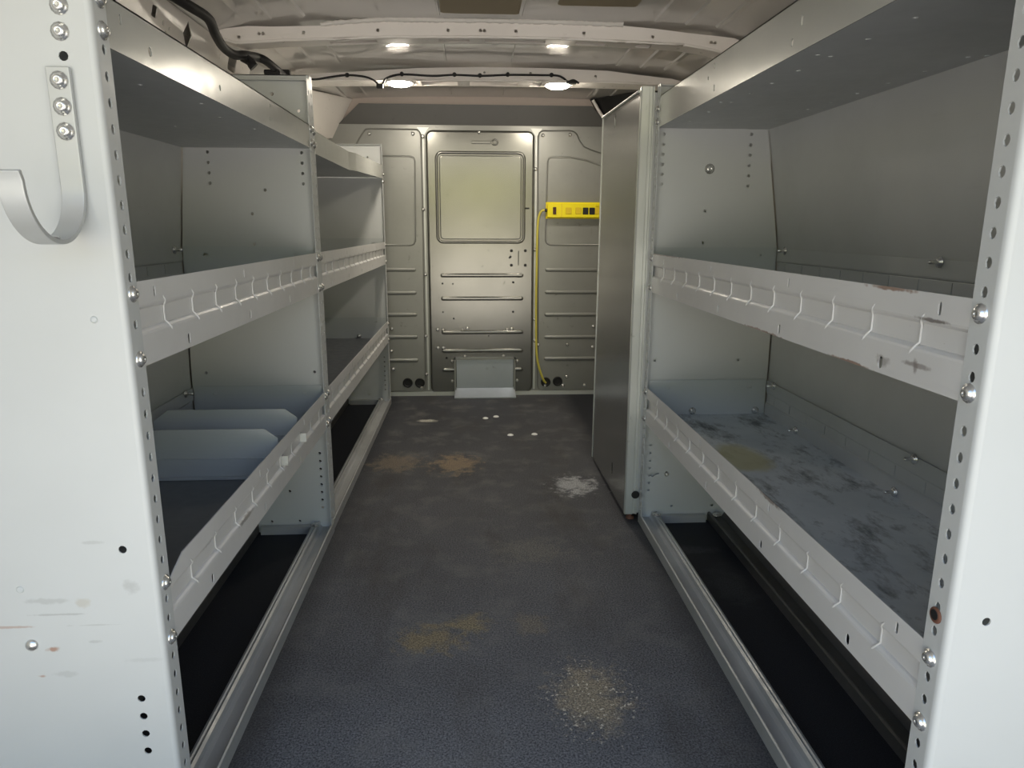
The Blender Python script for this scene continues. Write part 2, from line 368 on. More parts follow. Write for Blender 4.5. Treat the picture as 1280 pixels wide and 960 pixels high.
# wiring
def smooth(pts, n=6):
    P = [Vector(p) for p in pts]; out = []
    for i in range(len(P)-1):
        a, b, c, d = P[max(i-1, 0)], P[i], P[i+1], P[min(i+2, len(P)-1)]
        for k in range(n):
            t = k/n; out.append(.5*((2*b)+(c-a)*t+(2*a-5*b+4*c-d)*t*t+(3*b-a-3*c+d)*t**3))
    return out+[P[-1]]
h = thing('wiring_harness', 'thick black taped wiring loom hanging along the left roof edge', 'wiring', (-.76, 2.3, 1.46))
main = smooth([(-.80, 1.80, 1.50), (-.775, 2.0, 1.489), (-.745, 2.08, 1.476), (-.725, 2.17, 1.468), (-.735, 2.25, 1.448), (-.750, 2.36, 1.437), (-.738, 2.42, 1.430), (-.722, 2.46, 1.438), (-.722, 2.53, 1.452), (-.716, 2.60, 1.462), (-.695, 2.62, 1.456), (-.675, 2.68, 1.44), (-.672, 2.78, 1.435), (-.668, 2.9, 1.44)])
MB().tube(main, .014, 10).build('loom', M['dark'], h)
MB().tube(smooth([(-.728, 2.47, 1.435), (-.705, 2.47, 1.422), (-.695, 2.46, 1.408), (-.690, 2.46, 1.402)]), [.015]*18+[.017], 10).build('connector', M['dark'], h)
MB().rbox((-.715, 2.66, 1.42), (-.66, 2.70, 1.437), .005, 'y').build('clip', M['dark'], h)
MB().rbox((-.70, 2.78, 1.424), (-.655, 2.80, 1.462), .005, 'y').build('clip', M['dark'], h)
w = thing('lamp_wire', 'thin black lamp wire clipped along the rear white roof bow', 'wire', (0, 3.07, 1.5))
MB().tube(smooth([(-.70, 3.07, 1.487), (-.665, 3.07, 1.486), (-.617, 3.07, 1.485), (-.56, 3.073, 1.495), (-.495, 3.073, 1.503), (-.426, 3.073, 1.498), (-.388, 3.07, 1.484), (-.363, 3.066, 1.462), (-.350, 3.066, 1.474), (-.335, 3.07, 1.494), (-.275, 3.073, 1.509), (-.152, 3.073, 1.505), (-.062, 3.073, 1.510), (.042, 3.073, 1.508), (.156, 3.073, 1.513), (.30, 3.073, 1.514), (.359, 3.073, 1.513), (.385, 3.07, 1.503), (.403, 3.068, 1.490), (.426, 3.07, 1.496), (.45, 3.08, 1.487)]), .0042, 8).build('wire', M['dark'], w)
for x, z in ((-.495, 1.504), (-.275, 1.511), (-.062, 1.512), (.042, 1.510), (.156, 1.515), (.336, 1.516)):
    MB().rev((x, 3.078, z), (0, -1, 0), [(.009, 0), (.008, .008), (.004, .011)], 10).build('wire_clip', M['dark'], w)
MB().rbox((-.69, 3.05, 1.478), (-.655, 3.076, 1.494), .003, 'y').build('connector', M['dark'], w)
MB().rbox((-.376, 3.045, 1.452), (-.350, 3.07, 1.468), .003, 'x').build('connector', M['dark'], w)
MB().rbox((.395, 3.045, 1.480), (.437, 3.075, 1.490), .003, 'x').build('connector', M['dark'], w)

# ------------------------------------------------------------------ bulkhead partition
D = 3.785
bp = thing('bulkhead_partition', 'grey steel bulkhead with central door closing the far end of the van', 'partition', (.05, D, 0))
def wy(mb, outline, y0, y1, holes=()):      # sheet facing the camera, between depths y0 (near) and y1
    return mb.plate(outline, holes, (0, y1, 0), (1, 0, 0), (0, 0, 1), y1-y0)
mb = MB(); wy(mb, [(-.88, .0), (.97, .0), (.97, 1.0), (.86, 1.22), (.716, 1.412), (-.663, 1.412), (-.80, 1.22), (-.88, 1.0)], D, D+.012)
mb.build('backing_sheet', M['part'], bp)
# header: the sheet leans toward the cargo side
P = [(-.663, D-.002, 1.412), (.716, D-.002, 1.412), (.62, D-.03, 1.507), (-.552, D-.03, 1.507)]
mb = MB(); mb.add(P+[(p[0], D+.012, p[2]) for p in P], [(0,1,2,3),(4,5,6,7),(0,1,5,4),(1,2,6,5),(2,3,7,6),(3,0,4,7)])
mb.build('header_panel', M['head'], bp)

def raised(mb, outline, y, proud, inset=.006):
    """pressed panel: outline at depth y, edge rolled towards the viewer by 'proud'"""
    n = len(outline); cx = sum(p[0] for p in outline)/n; cz = sum(p[1] for p in outline)/n
    def ins(k):
        out = []
        for i in range(n):
            a, b, c = Vector(outline[i-1]), Vector(outline[i]), Vector(outline[(i+1) % n])
            n1 = Vector((-(b-a).y, (b-a).x)); n2 = Vector((-(c-b).y, (c-b).x))
            m = n1.normalized()+n2.normalized() if n1.length*n2.length else Vector((0, 0))
            m = m.normalized() if m.length else Vector((0, 0)); out.append(b+m*k)
        return out
    rings = [(ins(0), y), (ins(inset*.25), y-proud*.7), (ins(inset*.6), y-proud*.95), (ins(inset), y-proud)]
    vs = []; fs = []
    for r, yy in rings: vs += [(p[0], yy, p[1]) for p in r]
    for t in range(3):
        for i in range(n): fs.append((t*n+i, t*n+(i+1) % n, (t+1)*n+(i+1) % n, (t+1)*n+i))
    mb.add(vs, fs, True); top = [(p[0], p[1]) for p in rings[-1][0]]
    tris = tessellate_polygon([[Vector((p[0], p[1], 0)) for p in top]])
    mb.add([(p[0], y-proud, p[1]) for p in top], [tuple(t) for t in tris])
    return mb
def bead(mb, x0, x1, z, y, h=.022, d=.008):
    raised(mb, rrect((x0+x1)/2, z, x1-x0, h, h*.49, 4), y, d, .009)
def loop_bead(mb, pts, y, r=.006, closed=True):
    P = [(p[0], y, p[1]) for p in pts]
    if closed: P = P+[P[0]]
    mb.tube(P, r, 8)
# door leaf
dr = MB(); raised(dr, rrect(.051, .70, .560, 1.376, .035, 6), D, .012, .012)
yd = D-.012
loop_bead(dr, rrect(.051, 1.053, .452, .450, .03, 6), yd, .008)
raised(dr, rrect(.051, 1.053, .425, .423, .022, 6), yd, .003, .005)
for z in (.655, .532, .350, .249): bead(dr, -.165, .277, z, yd)
bead(dr, -.165, -.083, .143, yd); bead(dr, .222, .277, .143, yd)
# faint embossed badge bar above the window
raised(dr, rrect(.055, 1.329, .10, .016, .006, 3), yd, .003, .003)
dr.rev((.125, yd, 1.330), (0, -1, 0), [(.018, 0), (.016, .004), (.011, .004), (.009, .001)], 16)
door = dr.build('door_panel', M['door'], bp)
mb = MB()
for x, z, r in ((.207, .752, .006), (.201, .748, .004), (.212, .784, .008), (.286, .784, .008), (.212, .708, .008), (.286, .708, .008), (-.155, .612, .005), (-.10, .61, .004), (.222, .618, .006),
                (-.155, .46, .004), (-.098, .425, .005), (.222, .46, .006), (.09, .33, .004), (-.14, .21, .006), (.252, .645, .003)):
    mb.rev((x, yd-.0005, z), (0, -1, 0), [(r, 0), (r*.9, .0012)], 10)
mb.box((.2475, yd-.0015, .708), (.2515, yd, .784)); mb.box((.275, yd-.0015, .998), (.305, yd, 1.006)); mb.box((.205, yd-.0015, .742), (.2065, yd, .765))
mb.build('fixing_holes', M['dark'], door)
# side panels
ls = MB(); raised(ls, [(-.86, .022), (-.275, .022), (-.258, .032), (-.254, .05), (-.246, 1.36), (-.252, 1.380), (-.27, 1.393), (-.50, 1.394), (-.53, 1.39), (-.548, 1.37), (-.60, 1.29), (-.70, 1.25), (-.86, 1.2)], D, .010, .010)
loop_bead(ls, [(-.80, 1.17), (-.72, 1.20), (-.56, 1.258), (-.31, 1.258), (-.29, 1.25), (-.283, 1.235), (-.293, .835), (-.30, .82), (-.315, .813), (-.80, .813)], D-.010, .005)
for z in (.685, .563, .447, .326, .198): bead(ls, -.82, -.293, z, D-.010, .02, .007)
ls.build('side_panel', M['part'], bp)
rs = MB(); raised(rs, [(.95, .022), (.95, 1.18), (.80, 1.245), (.693, 1.280), (.63, 1.300), (.590, 1.315), (.567, 1.345), (.553, 1.375), (.535, 1.390), (.51, 1.395), (.372, 1.393), (.352, 1.383), (.346, 1.365), (.356, .05), (.36, .032), (.375, .022)], D, .010, .010)
loop_bead(rs, [(.90, 1.14), (.674, 1.221), (.60, 1.245), (.514, 1.260), (.42, 1.260), (.405, 1.252), (.397, 1.235), (.393, .84), (.399, .825), (.415, .815), (.90, .815)], D-.010, .005)
for z in (.684, .565, .444, .321, .201): bead(rs, .393, .93, z, D-.010, .02, .007)
rs.build('side_panel', M['part'], bp)
# bottom rail and bright gutter strips beside the door
MB().box((-.86, D-.016, .0), (.95, D, .02)).build('bottom_rail', M['galv'], bp)
for x in (-.241, .3395): MB().prism([(x-.004, .03), (x+.004, .03), (x+.004, 1.37), (x-.004, 1.37)], D-.006, D).build('seam_strip', M['galv'] if x < 0 else M['galv'], bp)
for x, s in ((-.241, -1), (.3395, 1)):
    a = [(x-.030, 1.40), (x+.030, 1.40), (x+.006, 1.365), (x-.006, 1.365)]
    wy(MB(), a, D-.004, D).build('corner_plate', M['galv'], bp)
# cut-out at the foot of the door with a kicked-out lip
st = MB(); x0, x1 = -.087, .223
st.box((x0, yd-.008, .035), (x1, yd-.002, .200)); st.add([(x0-.008, yd-.002, .045), (x1+.008, yd-.002, .045), (x1+.012, D-.095, .006), (x0-.012, D-.095, .006), (x0-.008, yd-.002, .036), (x1+.008, yd-.002, .036), (x1+.012, D-.095, .001), (x0-.012, D-.095, .001)],
        [(0,1,2,3),(4,5,6,7),(0,1,5,4),(1,2,6,5),(2,3,7,6),(3,0,4,7)])
stp = st.build('kick_plate', M['blueg'], bp)
ck = MB(); ck.box((x0-.012, yd-.022, .03), (x0-.003, yd, .212)); ck.box((x1+.003, yd-.022, .03), (x1+.012, yd, .212)); ck.box((x0-.012, yd-.022, .203), (x1+.012, yd, .212)); ck.build('frame', M['part'], stp)
# cable grommets
for x, z in ((-.354, .073), (-.288, .072), (.404, .07), (.470, .074)):
    MB().rev((x, D-.0095, z), (0, -1, 0), [(.027, 0), (.027, .004), (.021, .006), (.017, .001)], 18).build('grommet', M['dark'], bp)
# bolts
for x, z in ((-.51, 1.365), (-.29, 1.367), (.372, 1.366), (.512, 1.37), (.045, 1.378), (-.241, 1.355), (-.247, .995), (-.243, .66), (-.249, .33), (-.2505, .12), (.336, 1.2), (.337, .79), (.338, .42), (.342, .30),
             (-.436, .25), (-.43, .37), (-.43, .15), (-.28, .045), (.66, .38), (.52, .28), (.66, .265), (.52, .10), (.50, .05), (.40, .05), (.62, .05), (.36, .28),
             (-.185, .365), (-.155, .365), (-.185, .265), (-.155, .265), (-.05, .365), (-.025, .372), (.19, .365), (.215, .368), (-.11, .19), (-.11, .08), (.245, .19), (.245, .08), (-.04, .22), (.17, .22)):
    mb = MB().screw((x, D-.0125, z), (0, -1, 0), .0075); mb.build('bolt', M['screw'], bp)

# yellow power strip on the right side panel
ps = thing('power_strip', 'bright yellow power strip with black outlets screwed to the bulkhead right panel', 'power strip', (.54, D-.02, .99))
yf = D-.062
MB().rbox((.396, yf, .955), (.690, D-.019, 1.028), .006, 'y').build('body', M['yellow'], ps)
MB().box((.392, D-.020, .950), (.694, D-.0125, 1.034)).build('mounting_plate', M['yellow'], ps)
MB().rbox((.424, yf-.006, .972), (.441, yf+.004, 1.008), .003, 'y').build('rocker_switch', M['red'], ps)
mb = MB(); mb.box((.468, yf-.0012, .957), (.4705, yf+.002, 1.026)); mb.build('seam', M['yeld'], ps)
for xx in (.490, .542, .645):
    MB().rbox((xx, yf-.003, .973), (xx+.031, yf+.003, 1.006), .003, 'y').build('outlet_cover', M['yeld'], ps)
for xx in (.580, .614):
    o = MB().rbox((xx, yf-.003, .971), (xx+.029, yf+.003, 1.006), .003, 'y').build('outlet', M['blackp'], ps); o['label'] = 'black socket of the yellow strip'
MB().rbox((.645, yf-.008, 1.012), (.686, yf+.01, 1.026), .003, 'y').build('cover_tab', M['yellow'], ps)
MB().rev((.397, D-.040, .992), (-1, 0, 0), [(.009, 0), (.009, .010), (.006, .014)], 12).build('strain_relief', M['blackp'], ps)
MB().tube(smooth([(.386, D-.040, .992), (.370, D-.040, .990), (.357, D-.036, .97), (.350, D-.03, .93), (.347, D-.026, .86), (.346, D-.024, .70), (.345, D-.023, .50), (.348, D-.022, .30), (.352, D-.024, .22), (.366, D-.026, .15), (.390, D-.024, .085), (.404, D-.014, .066)]), .0062, 8).build('cord', M['cord'], ps)

# ------------------------------------------------------------------ shelving
def lip(x, s, y0, y1, zb, chamf=0., cutouts=(), holes=True, h=.109):
    slit = not holes
    """pressed shelf lip facing s (+1 = +x). Bands: upper, recessed middle with creases, lower."""
    mb = MB(); t = .0016; L = y1-y0
    z0, z1, z2, z3, z4, z5 = zb, zb+.040, zb+.047, zb+.072, zb+.079, zb+h
    rec = (-.007 if holes else -.004)*s
    # frame: u = +y, v = +z -> normal +x
    off = 0 if s > 0 else 0
    hl = []; y = y0+.15
    while holes and y < y1-.08: hl.append(slot(y, z0+.014, .009, .016)); y += .30
    mb.plate(rect(y0, z0, y1, z1), hl, (x-t if s > 0 else x, 0, 0), (0, 1, 0), (0, 0, 1), t)
    hu = []; y = y0+.05
    while holes and y < y1-.04: hu.append(slot(y, z4+.014, .0055, .015)); y += .38
    up = [(y0, z4), (y1, z4), (y1, z5), (y0+chamf, z5)] + ([(y0, z4+.012)] if chamf else [(y0, z5)])
    if chamf: hu = hu[1:]
    mb.plate(up, hu, (x-t if s > 0 else x, 0, 0), (0, 1, 0), (0, 0, 1), t)
    if slit:
        cutouts = list(cutouts); y = y0+.085
        while y < y1-.03: cutouts.append(rect(y-.0018, z2+.001, y+.0018, z3-.001)); y += .1016
    mb.plate(rect(y0, z2, y1, z3), cutouts, (x+rec-t if s > 0 else x+rec, 0, 0), (0, 1, 0), (0, 0, 1), t)
    def strip(pa, pb, n=1):
        mb.add([(pa[0], y0, pa[1]), (pa[0], y1, pa[1]), (pb[0], y1, pb[1]), (pb[0], y0, pb[1])], [(0, 1, 2, 3)], True)
    a = [(x, z1), (x-.001*s, z1+.003), (x-.004*s, z1+.0055), (x+rec, z2)]
    b = [(x+rec, z3), (x-.0045*s, z3+.0015), (x-.001*s, z3+.004), (x, z4)]
    for q in (a, b):
        for p, r in zip(q, q[1:]): strip(p, r)
    mb.add([(x, y0, z5), (x, y1, z5), (x-.003*s, y1, z5-.001), (x-.003*s, y0, z5-.001)] if not chamf else [(x, y0+chamf, z5), (x, y1, z5), (x-.003*s, y1, z5-.001), (x-.003*s, y0+chamf, z5-.001)], [(0, 1, 2, 3)])
    y = y0+.085
    while y < y1-.03 and not slit:      # creases stamped across the recess
        w_ = .0016
        if not any(min(p[0] for p in c)-.01 < y < max(p[0] for p in c)+.01 for c in cutouts):
            P = [(x-.001*s, y+.010, z1-.004), (x+.0006*s, y+.006, z1), (x-.002*s, y+.002, z2-.001), (x+rec*.75, y, z2+.003), (x+rec*.75, y, z3-.002), (x-.003*s, y-.001, z3+.002), (x+.0004*s, y-.006, z4+.001), (x-.001*s, y-.010, z4+.006)]
            mb.tube(P, w_, 6)
        y += .1016
    return mb

def back_x(side, z):
    pr = ([(0, .808), (.45, .806), (.84, .797), (1.11, .770), (1.30, .745)] if side == 'L' else [(0, .897), (.46, .897), (.84, .895), (1.178, .840), (1.30, .818)])
    for a, b in zip(pr, pr[1:]):
        if a[0] <= z <= b[0]: return (a[1]+(b[1]-a[1])*(z-a[0])/(b[0]-a[0]))*(-1 if side == 'L' else 1)
    return pr[-1][1]*(-1 if side == 'L' else 1)

def end_panel(side, X, y, yin, ztop, holes, fl_holes, fw=.036, mat='end', cut_top=True):
    """vertical end sheet at depth y with a punched flange turned toward yin along the aisle"""
    mb = MB(); s = 1 if side == 'L' else -1; r = .007; t = .0018
    dy = 1 if yin > y else -1
    zs = [0, .45, .84, 1.11, min(1.20, ztop-.02)]
    out = [(X-s*r, 0), (X-s*r, ztop)]
    xb = back_x(side, 1.2)
    out += [(xb+s*.10, ztop)] + [(back_x(side, z)+s*.003, z) for z in reversed(zs)]
    mb.plate(out, holes, (0, y+(t if dy > 0 else 0), 0), (1, 0, 0), (0, 0, 1), t)
    # rounded corner
    pr = []
    for k in range(6):
        a = k/5*PI/2; pr.append((X-s*r+s*r*math.sin(a), y+dy*(r-r*math.cos(a))))
    vs = [(p[0], p[1], 0) for p in pr]+[(p[0], p[1], ztop) for p in pr]
    mb.add(vs, [(k, k+1, k+7, k+6) for k in range(5)], True)
    ya, yb = sorted((y+dy*r, y+dy*fw))
    mb.plate(rect(ya, 0, yb, ztop), fl_holes, (X-(t if s > 0 else 0), 0, 0), (0, 1, 0), (0, 0, 1), t)
    # small return hem on the inner edge of the flange
    # top hem
    mb.box((X-s*r, y, ztop-.002), (xb+s*.10, y+dy*.018, ztop))
    return mb

def holes_col(yc, z0, z1, skip, step=.0292, r=.0054):
    out = []; z = z0
    while z < z1:
        if all(abs(z-q) > .016 for q in skip): out.append([(yc+r*.9*math.cos(2*PI*i/8), z+r*1.15*math.sin(2*PI*i/8)) for i in range(8)])
        z += step
    return out

def rail(X, s, y0, y1):
    """front base rail: outer face, channel, raised inner ridge (dx measured inward from the aisle face)"""
    p = [(0, 0), (0, .030), (.003, .032), (.006, .030), (.010, .014), (.034, .014), (.040, .020), (.042, .031), (.047, .034), (.052, .031), (.055, .033), (.060, .031), (.064, .010), (.066, 0)]
    return MB().prism([(X-s*a, z) for a, z in p], y0, y1)
def rear_rail(xi, s, y0, y1):
    p = [(0, 0), (0, .026), (.004, .029), (.009, .027), (.014, .012), (.045, .012), (.052, .024), (.058, .030), (.066, .028), (.07, 0)]
    return MB().prism([(xi-s*a, z) for a, z in p], y0, y1)

def unit(name, label, side, X, ya, yb, ztop, shelves, top, chamf=0, hooks=(), near_holes=(), far_holes=(), mats=None):
    s = 1 if side == 'L' else -1
    root = thing(name, label, 'shelving unit', (X, (ya+yb)/2, 0), 'grey van shelving units')
    zsc = [z+q for z, _, _ in shelves for q in (.012, .095)]+[top[0]+q for q in (.014, .048)]
    FW = .036
    ycn, ycf = ya+.021, yb-.021
    for (y, yin, hs, yc) in ((ya, yb, near_holes, ycn), (yb, ya, far_holes, ycf)):
        mb = end_panel(side, X, y, yin, ztop, hs, holes_col(yc, .05, ztop-.03, zsc))
        ep = mb.build('end_panel', M['end'], root)
        for z in zsc:
            MB().screw((X+.0002*s, yc, z), (s, 0, 0), .0085).build('screw', M['screw'], ep)
    y0, y1 = ya+.006, yb-.006
    # back sheet
    bk = MB(); zs = [.02, .45, .84, 1.11, top[0]+.02]
    pr = [(back_x(side, z), z) for z in zs]
    bk.prism(pr+[(p[0]-s*.0025, p[1]) for p in reversed(pr)], y0, y1)
    bk.build('back_panel', M['back'], root)
    lipa, lipb = ya+FW-.0005, yb-FW+.0005
    for (zb, dmat, opts) in shelves:
        xb = back_x(side, zb+.05)+s*.006
        dk = MB(); zd = zb+.018
        xa = X-s*.010
        dk.plate(rect(min(xa, xb), y0+.002, max(xa, xb), y1-.002), [], (0, 0, zd-.002), (1, 0, 0), (0, 1, 0), .002)
        sh = dk.build('shelf', M[dmat], root)
        lip(X-s*.0005, s, lipa, lipb, zb, opts.get('chamf', 0.), opts.get('cut', ())).build('front_lip', M['lip'], sh)
        lip(xb, s, y0+.004, y1-.004, zb+.010, holes=False, h=.112).build('rear_lip', M['back'], sh)
        for yy in (y0+.001, y1-.0025):
            el = MB(); x_0, x_1 = sorted((X-s*.012, xb+s*.002))
            hh = [slot(x_0+.06, zd+.085, .014, .008), slot(x_1-.05, zd+.085, .014, .008)]
            el.plate(rect(x_0, zd, x_1, zd+.108), hh, (0, yy+.0015, 0), (1, 0, 0), (0, 0, 1), .0015)
            el.build('end_lip', M['paint'], sh)
        for (bx, by, bz, d) in ((xb+s*.030, y1-.004, zd+.012, (0, -1, 0)), (X-s*.15, y1-.004, zd+.012, (0, -1, 0)), (xb+s*.002, y1-.06, zd+.10, (s, 0, 0)), (xb+s*.002, y1-.22, zd+.010, (s, 0, 0)), (xb+s*.002, (y0+y1)/2, zd+.010, (s, 0, 0)), (xb+s*.002, (y0+y1)/2-.05, zd+.10, (s, 0, 0))):
            b = MB().screw((bx, by, bz), d, .009); b.rev((bx, by, bz), d, [(.004, 0), (.004, .02), (.002, .022)], 8)
            b.build('bolt', M['screw'], sh)
    # top shelf
    zb, hh, ths, lhs = top[:4]
    xb = back_x(side, zb)+s*.003
    dk = MB(); xa = X-s*.004
    dk.plate(rect(min(xa, xb), y0+.002, max(xa, xb), y1-.002), ths, (0, 0, zb), (1, 0, 0), (0, 1, 0), .002)
    if len(top) > 4 and top[4]:
        dk = MB(); a0, a1 = min(xa, xb), max(xa, xb)
        pr = [(y0+.002, zb), (2.62, zb), (y1-.002, zb+.034)]
        for p, q in zip(pr, pr[1:]):
            P = [(a0, p[0], p[1]), (a1, p[0], p[1]), (a1, q[0], q[1]), (a0, q[0], q[1])]
            dk.add(P+[(c[0], c[1], c[2]+.002) for c in P], [(0,1,2,3),(4,5,6,7),(0,1,5,4),(1,2,6,5),(2,3,7,6),(3,0,4,7)])
    sh = dk.build('shelf', M['back'], root)
    if len(top) > 4 and top[4]:
        mb = MB()
        st = [(lipa, zb-.008, 0), (2.60, zb-.008, 0), (2.66, zb-.005, .004), (2.72, zb-.002, .007), (lipb, zb+.028, .0)]
        for (a, za, da), (b, zb2, db) in zip(st, st[1:]):
            P = [(X+s*da, a, za), (X+s*db, b, zb2), (X+s*db, b, zb2+hh), (X+s*da, a, za+hh)]
            mb.add(P+[(p[0]-s*.002, p[1], p[2]) for p in P], [(0,1,2,3),(4,5,6,7),(0,1,5,4),(1,2,6,5),(2,3,7,6),(3,0,4,7)])
        mb.build('front_lip', M['top'], sh)
    else:
        mb = MB().plate(rect(lipa, zb-.001, lipb, zb+hh), lhs, (X-(.002 if s > 0 else 0)-s*.0005, 0, 0), (0, 1, 0), (0, 0, 1), .002)
        mb.box((X-s*.0005, lipa, zb+hh), (X-s*.012, lipb, zb+hh-.002)); mb.build('front_lip', M['top'], sh)
    # rails and end feet
    rail(X+s*.001, s, ya+.002, yb-.002).build('base_rail', M['rail'], root)
    xr = back_x(side, 0)+s*.16
    rear_rail(xr, s, ya+.004, yb-.004).build('base_rail', M['raild'], root)
    xl_, xh_ = sorted((X-s*.06, xr+s*.01))
    MB().box((xl_, yb-.022, 0), (xh_, yb-.004, .024)).build('cross_foot', M['rail'], root)
    for bx in (X-s*.05, xr-s*.02):
        MB().screw((bx, yb-.03, .032 if bx == X-s*.05 else .028), (0, 0, 1), .011).build('screw', M['screw'], root)
    return root

XL, XR = -.424, .5166
# holes of the far end panel of the near left unit
hcol = lambda x, zs, r=.0048: [circ(x, z, r, 8) for z in zs]
L_far = hcol(-.705, [1.098, 1.071, 1.044, 1.017]) + hcol(-.456, [1.098, 1.071, 1.044, 1.017]) + hcol(-.455, [.247-.0245*i for i in range(8)]) + \
        [circ(*p, .005, 8) for p in ((-.599, .937), (-.599, .856), (-.762, .493), (-.456, .493), (-.609, .033), (-.526, .033), (-.55, .129), (-.524, 1.246), (-.457, 1.205), (-.56, 1.0))]
L_near = [circ(-.460, 1.0895, .0055), circ(-.464, .484, .0055), circ(-.464, .26, .0055), circ(-.464, .232, .0055), circ(-.464, .204, .0055), circ(-.464, .176, .0055), circ(-.62, .60, .004)]
cut = [[(1.526, .386), (1.548, .386), (1.544, .398), (1.526, .398)]]
cut = [rect(1.527, .3765, 1.549, .3995), rect(1.704, .3765, 1.728, .3995)]
UL = unit('shelving_unit', 'light grey steel shelving unit at left front, hook on its end panel', 'L', XL, .885, 2.0155, 1.28,
     [(.7235, 'deckl', {}), (.3295, 'deckl', {'chamf': .05, 'cut': cut})],
     (1.108, .058, [circ(x, y, .004, 8) for x, y in ((-.492, 1.15), (-.461, 1.311), (-.482, 1.463), (-.465, 1.628), (-.60, 1.3), (-.62, 1.6))], [circ(1.301, 1.122+.01, .005, 8), circ(1.033, 1.128, .006, 8), slot(.956, 1.147, .005, .012), circ(1.612, 1.153, .004), circ(1.604, 1.126, .004)]),
     near_holes=L_near, far_holes=L_far)
for x, z in ((-.4575, 1.142), (-.460, 1.115)):
    MB().screw((x, .8848, z), (0, -1, 0), .0082).build('bolt', M['screw'], UL)
MB().rev((-.463, .8848, .789), (0, -1, 0), [(.0045, 0), (.004, .0015), (.002, .0015)], 10).build('rivet', M['paint'], UL)
MB().rev((-.598, .8848, .348), (0, -1, 0), [(.0085, 0), (.0075, .003), (.004, .0045), (.001, .005)], 14).build('rivet', M['screw'], UL)
MB().rev((-.602, .8848, .430), (0, -1, 0), [(.005, 0), (.0045, .001), (.003, .001)], 10).build('rivet', M['paint'], UL)

F_far = hcol(-.455, [.247-.0245*i for i in range(8)]) + [circ(-.52, 1.20, .005, 8), circ(-.50, 1.235, .005, 8), circ(-.455, 1.20, .005, 8), circ(-.54, .05, .006), circ(-.62, .05, .006)]
UF = unit('shelving_unit', 'light grey steel shelving unit at left rear, between the hooked unit and bulkhead', 'L', XL-.003, 2.0205, 3.605, 1.295,
     [(.7235, 'deckl', {}), (.3295, 'deckl', {})], (1.107, .062, [], [], True), near_holes=L_far, far_holes=F_far)

R_far = hcol(.541, [1.158-.0268*i for i in range(6)]) + hcol(.791, [1.160-.028*i for i in range(6)]) + hcol(.545, [.25-.0245*i for i in range(7)], .004) + [circ(*p, .0045, 8) for p in ((.67, .95), (.67, .86), (.545, .515), (.80, .515), (.62, .05), (.75, .05), (.60, .16))] + \
        [[(.548, .152), (.556, .146), (.566, .154), (.576, .155), (.574, .162), (.562, .166), (.552, .163)]]
UR = unit('shelving_unit', 'light grey steel shelving unit on the right side with scuffed blue-grey lower shelf', 'R', XR, .662, 2.040, 1.285,
     [(.7215, 'deckl', {}), (.3295, 'deck', {})],
     (1.173, .08, [circ(x, y, .0042, 8) for x, y in ((.588, .977), (.585, 1.084), (.558, 1.183), (.583, 1.191), (.579, 1.297), (.579, 1.408), (.578, 1.513), (.807, 1.181), (.83, 1.169), (.804, 1.287), (.80, 1.392), (.797, 1.497), (.794, 1.6), (.788, 1.695), (.576, 1.616), (.553, 1.617), (.57, 1.75), (.57, 1.9), (.78, 1.85), (.59, .86), (.81, .95))],
      [slot(1.16, 1.217, .006, .016), slot(1.19, 1.192, .008, .012), slot(1.565, 1.236, .006, .012), circ(1.603, 1.219, .004), slot(1.561, 1.192, .006, .014)]),
     near_holes=[circ(.559, .481, .005)], far_holes=R_far)
MB().screw((.677, 2.0385, 1.066), (0, -1, 0), .0115).build('bolt', M['screw'], UR)
MB().screw((.60, 2.0385, .155), (0, -1, 0), .006).build('bolt', M['screw'], UR)
mb = MB().rev((XR-.0005, .683, .478), (-1, 0, 0), [(.0095, 0), (.009, .0015), (.0065, .0018)], 16); pg = mb.build('plug', M['rustf'], UR)
MB().rev((XR-.0022, .6835, .4785), (-1, 0, 0), [(.0062, 0), (.006, .0004)], 14).build('plug_hole', M['dark'], pg)

# shelf dividers standing on the lower left shelf
def divider(y, label):
    r = thing('shelf_divider', label, 'divider', (-.61, y, .348), 'grey shelf dividers')
    mb = MB(); x0, x1 = -.785, -.437; zb = .3485; zt = .460
    out = [(x0, zb), (x1, zb), (x1, zb+.090), (x1-.030, zt), (x0+.035, zt), (x0, zb+.085)]
    mid = zb+.047
    mb.plate([(x0, zb), (x1, zb), (x1, mid), (x0, mid)], [], (0, y, 0), (1, 0, 0), (0, 0, 1), .0016)
    # upper half leans back from a crease
    a = [(x0, mid), (x1, mid), (x1, zb+.090), (x1-.030, zt), (x0+.035, zt), (x0, zb+.085)]
    k = .16; V = [(p[0], y+(p[1]-mid)*k, p[1]) for p in a]
    mb.add(V+[(p[0], p[1]-.0016, p[2]) for p in V], [tuple(range(6)), tuple(range(6, 12))]+[(i, (i+1) % 6, 6+(i+1) % 6, 6+i) for i in range(6)])
    mb.box((x0, y, zb), (x1, y+.035, zb+.0016)); mb.box((x0, y-.010, zb), (x1, y, zb+.006))
    mb.tube([(x0, y-.001, mid), (x1, y-.001, mid)], .0022, 6)
    mb.build('sheet', M['paint'], r)
    tb = MB().box((x1-.001, y-.0005, zb+.029), (-.4295, y+.001, zb+.050)); tb.box((-.4325, y-.0012, zb+.0287), (-.4160, y+.0012, zb+.0503)); tb.build('tab', M['galv'], r)
divider(1.530, 'grey folded steel divider on lower left shelf, the nearer of the two')
divider(1.708, 'grey folded steel divider on lower left shelf, the farther of the two')

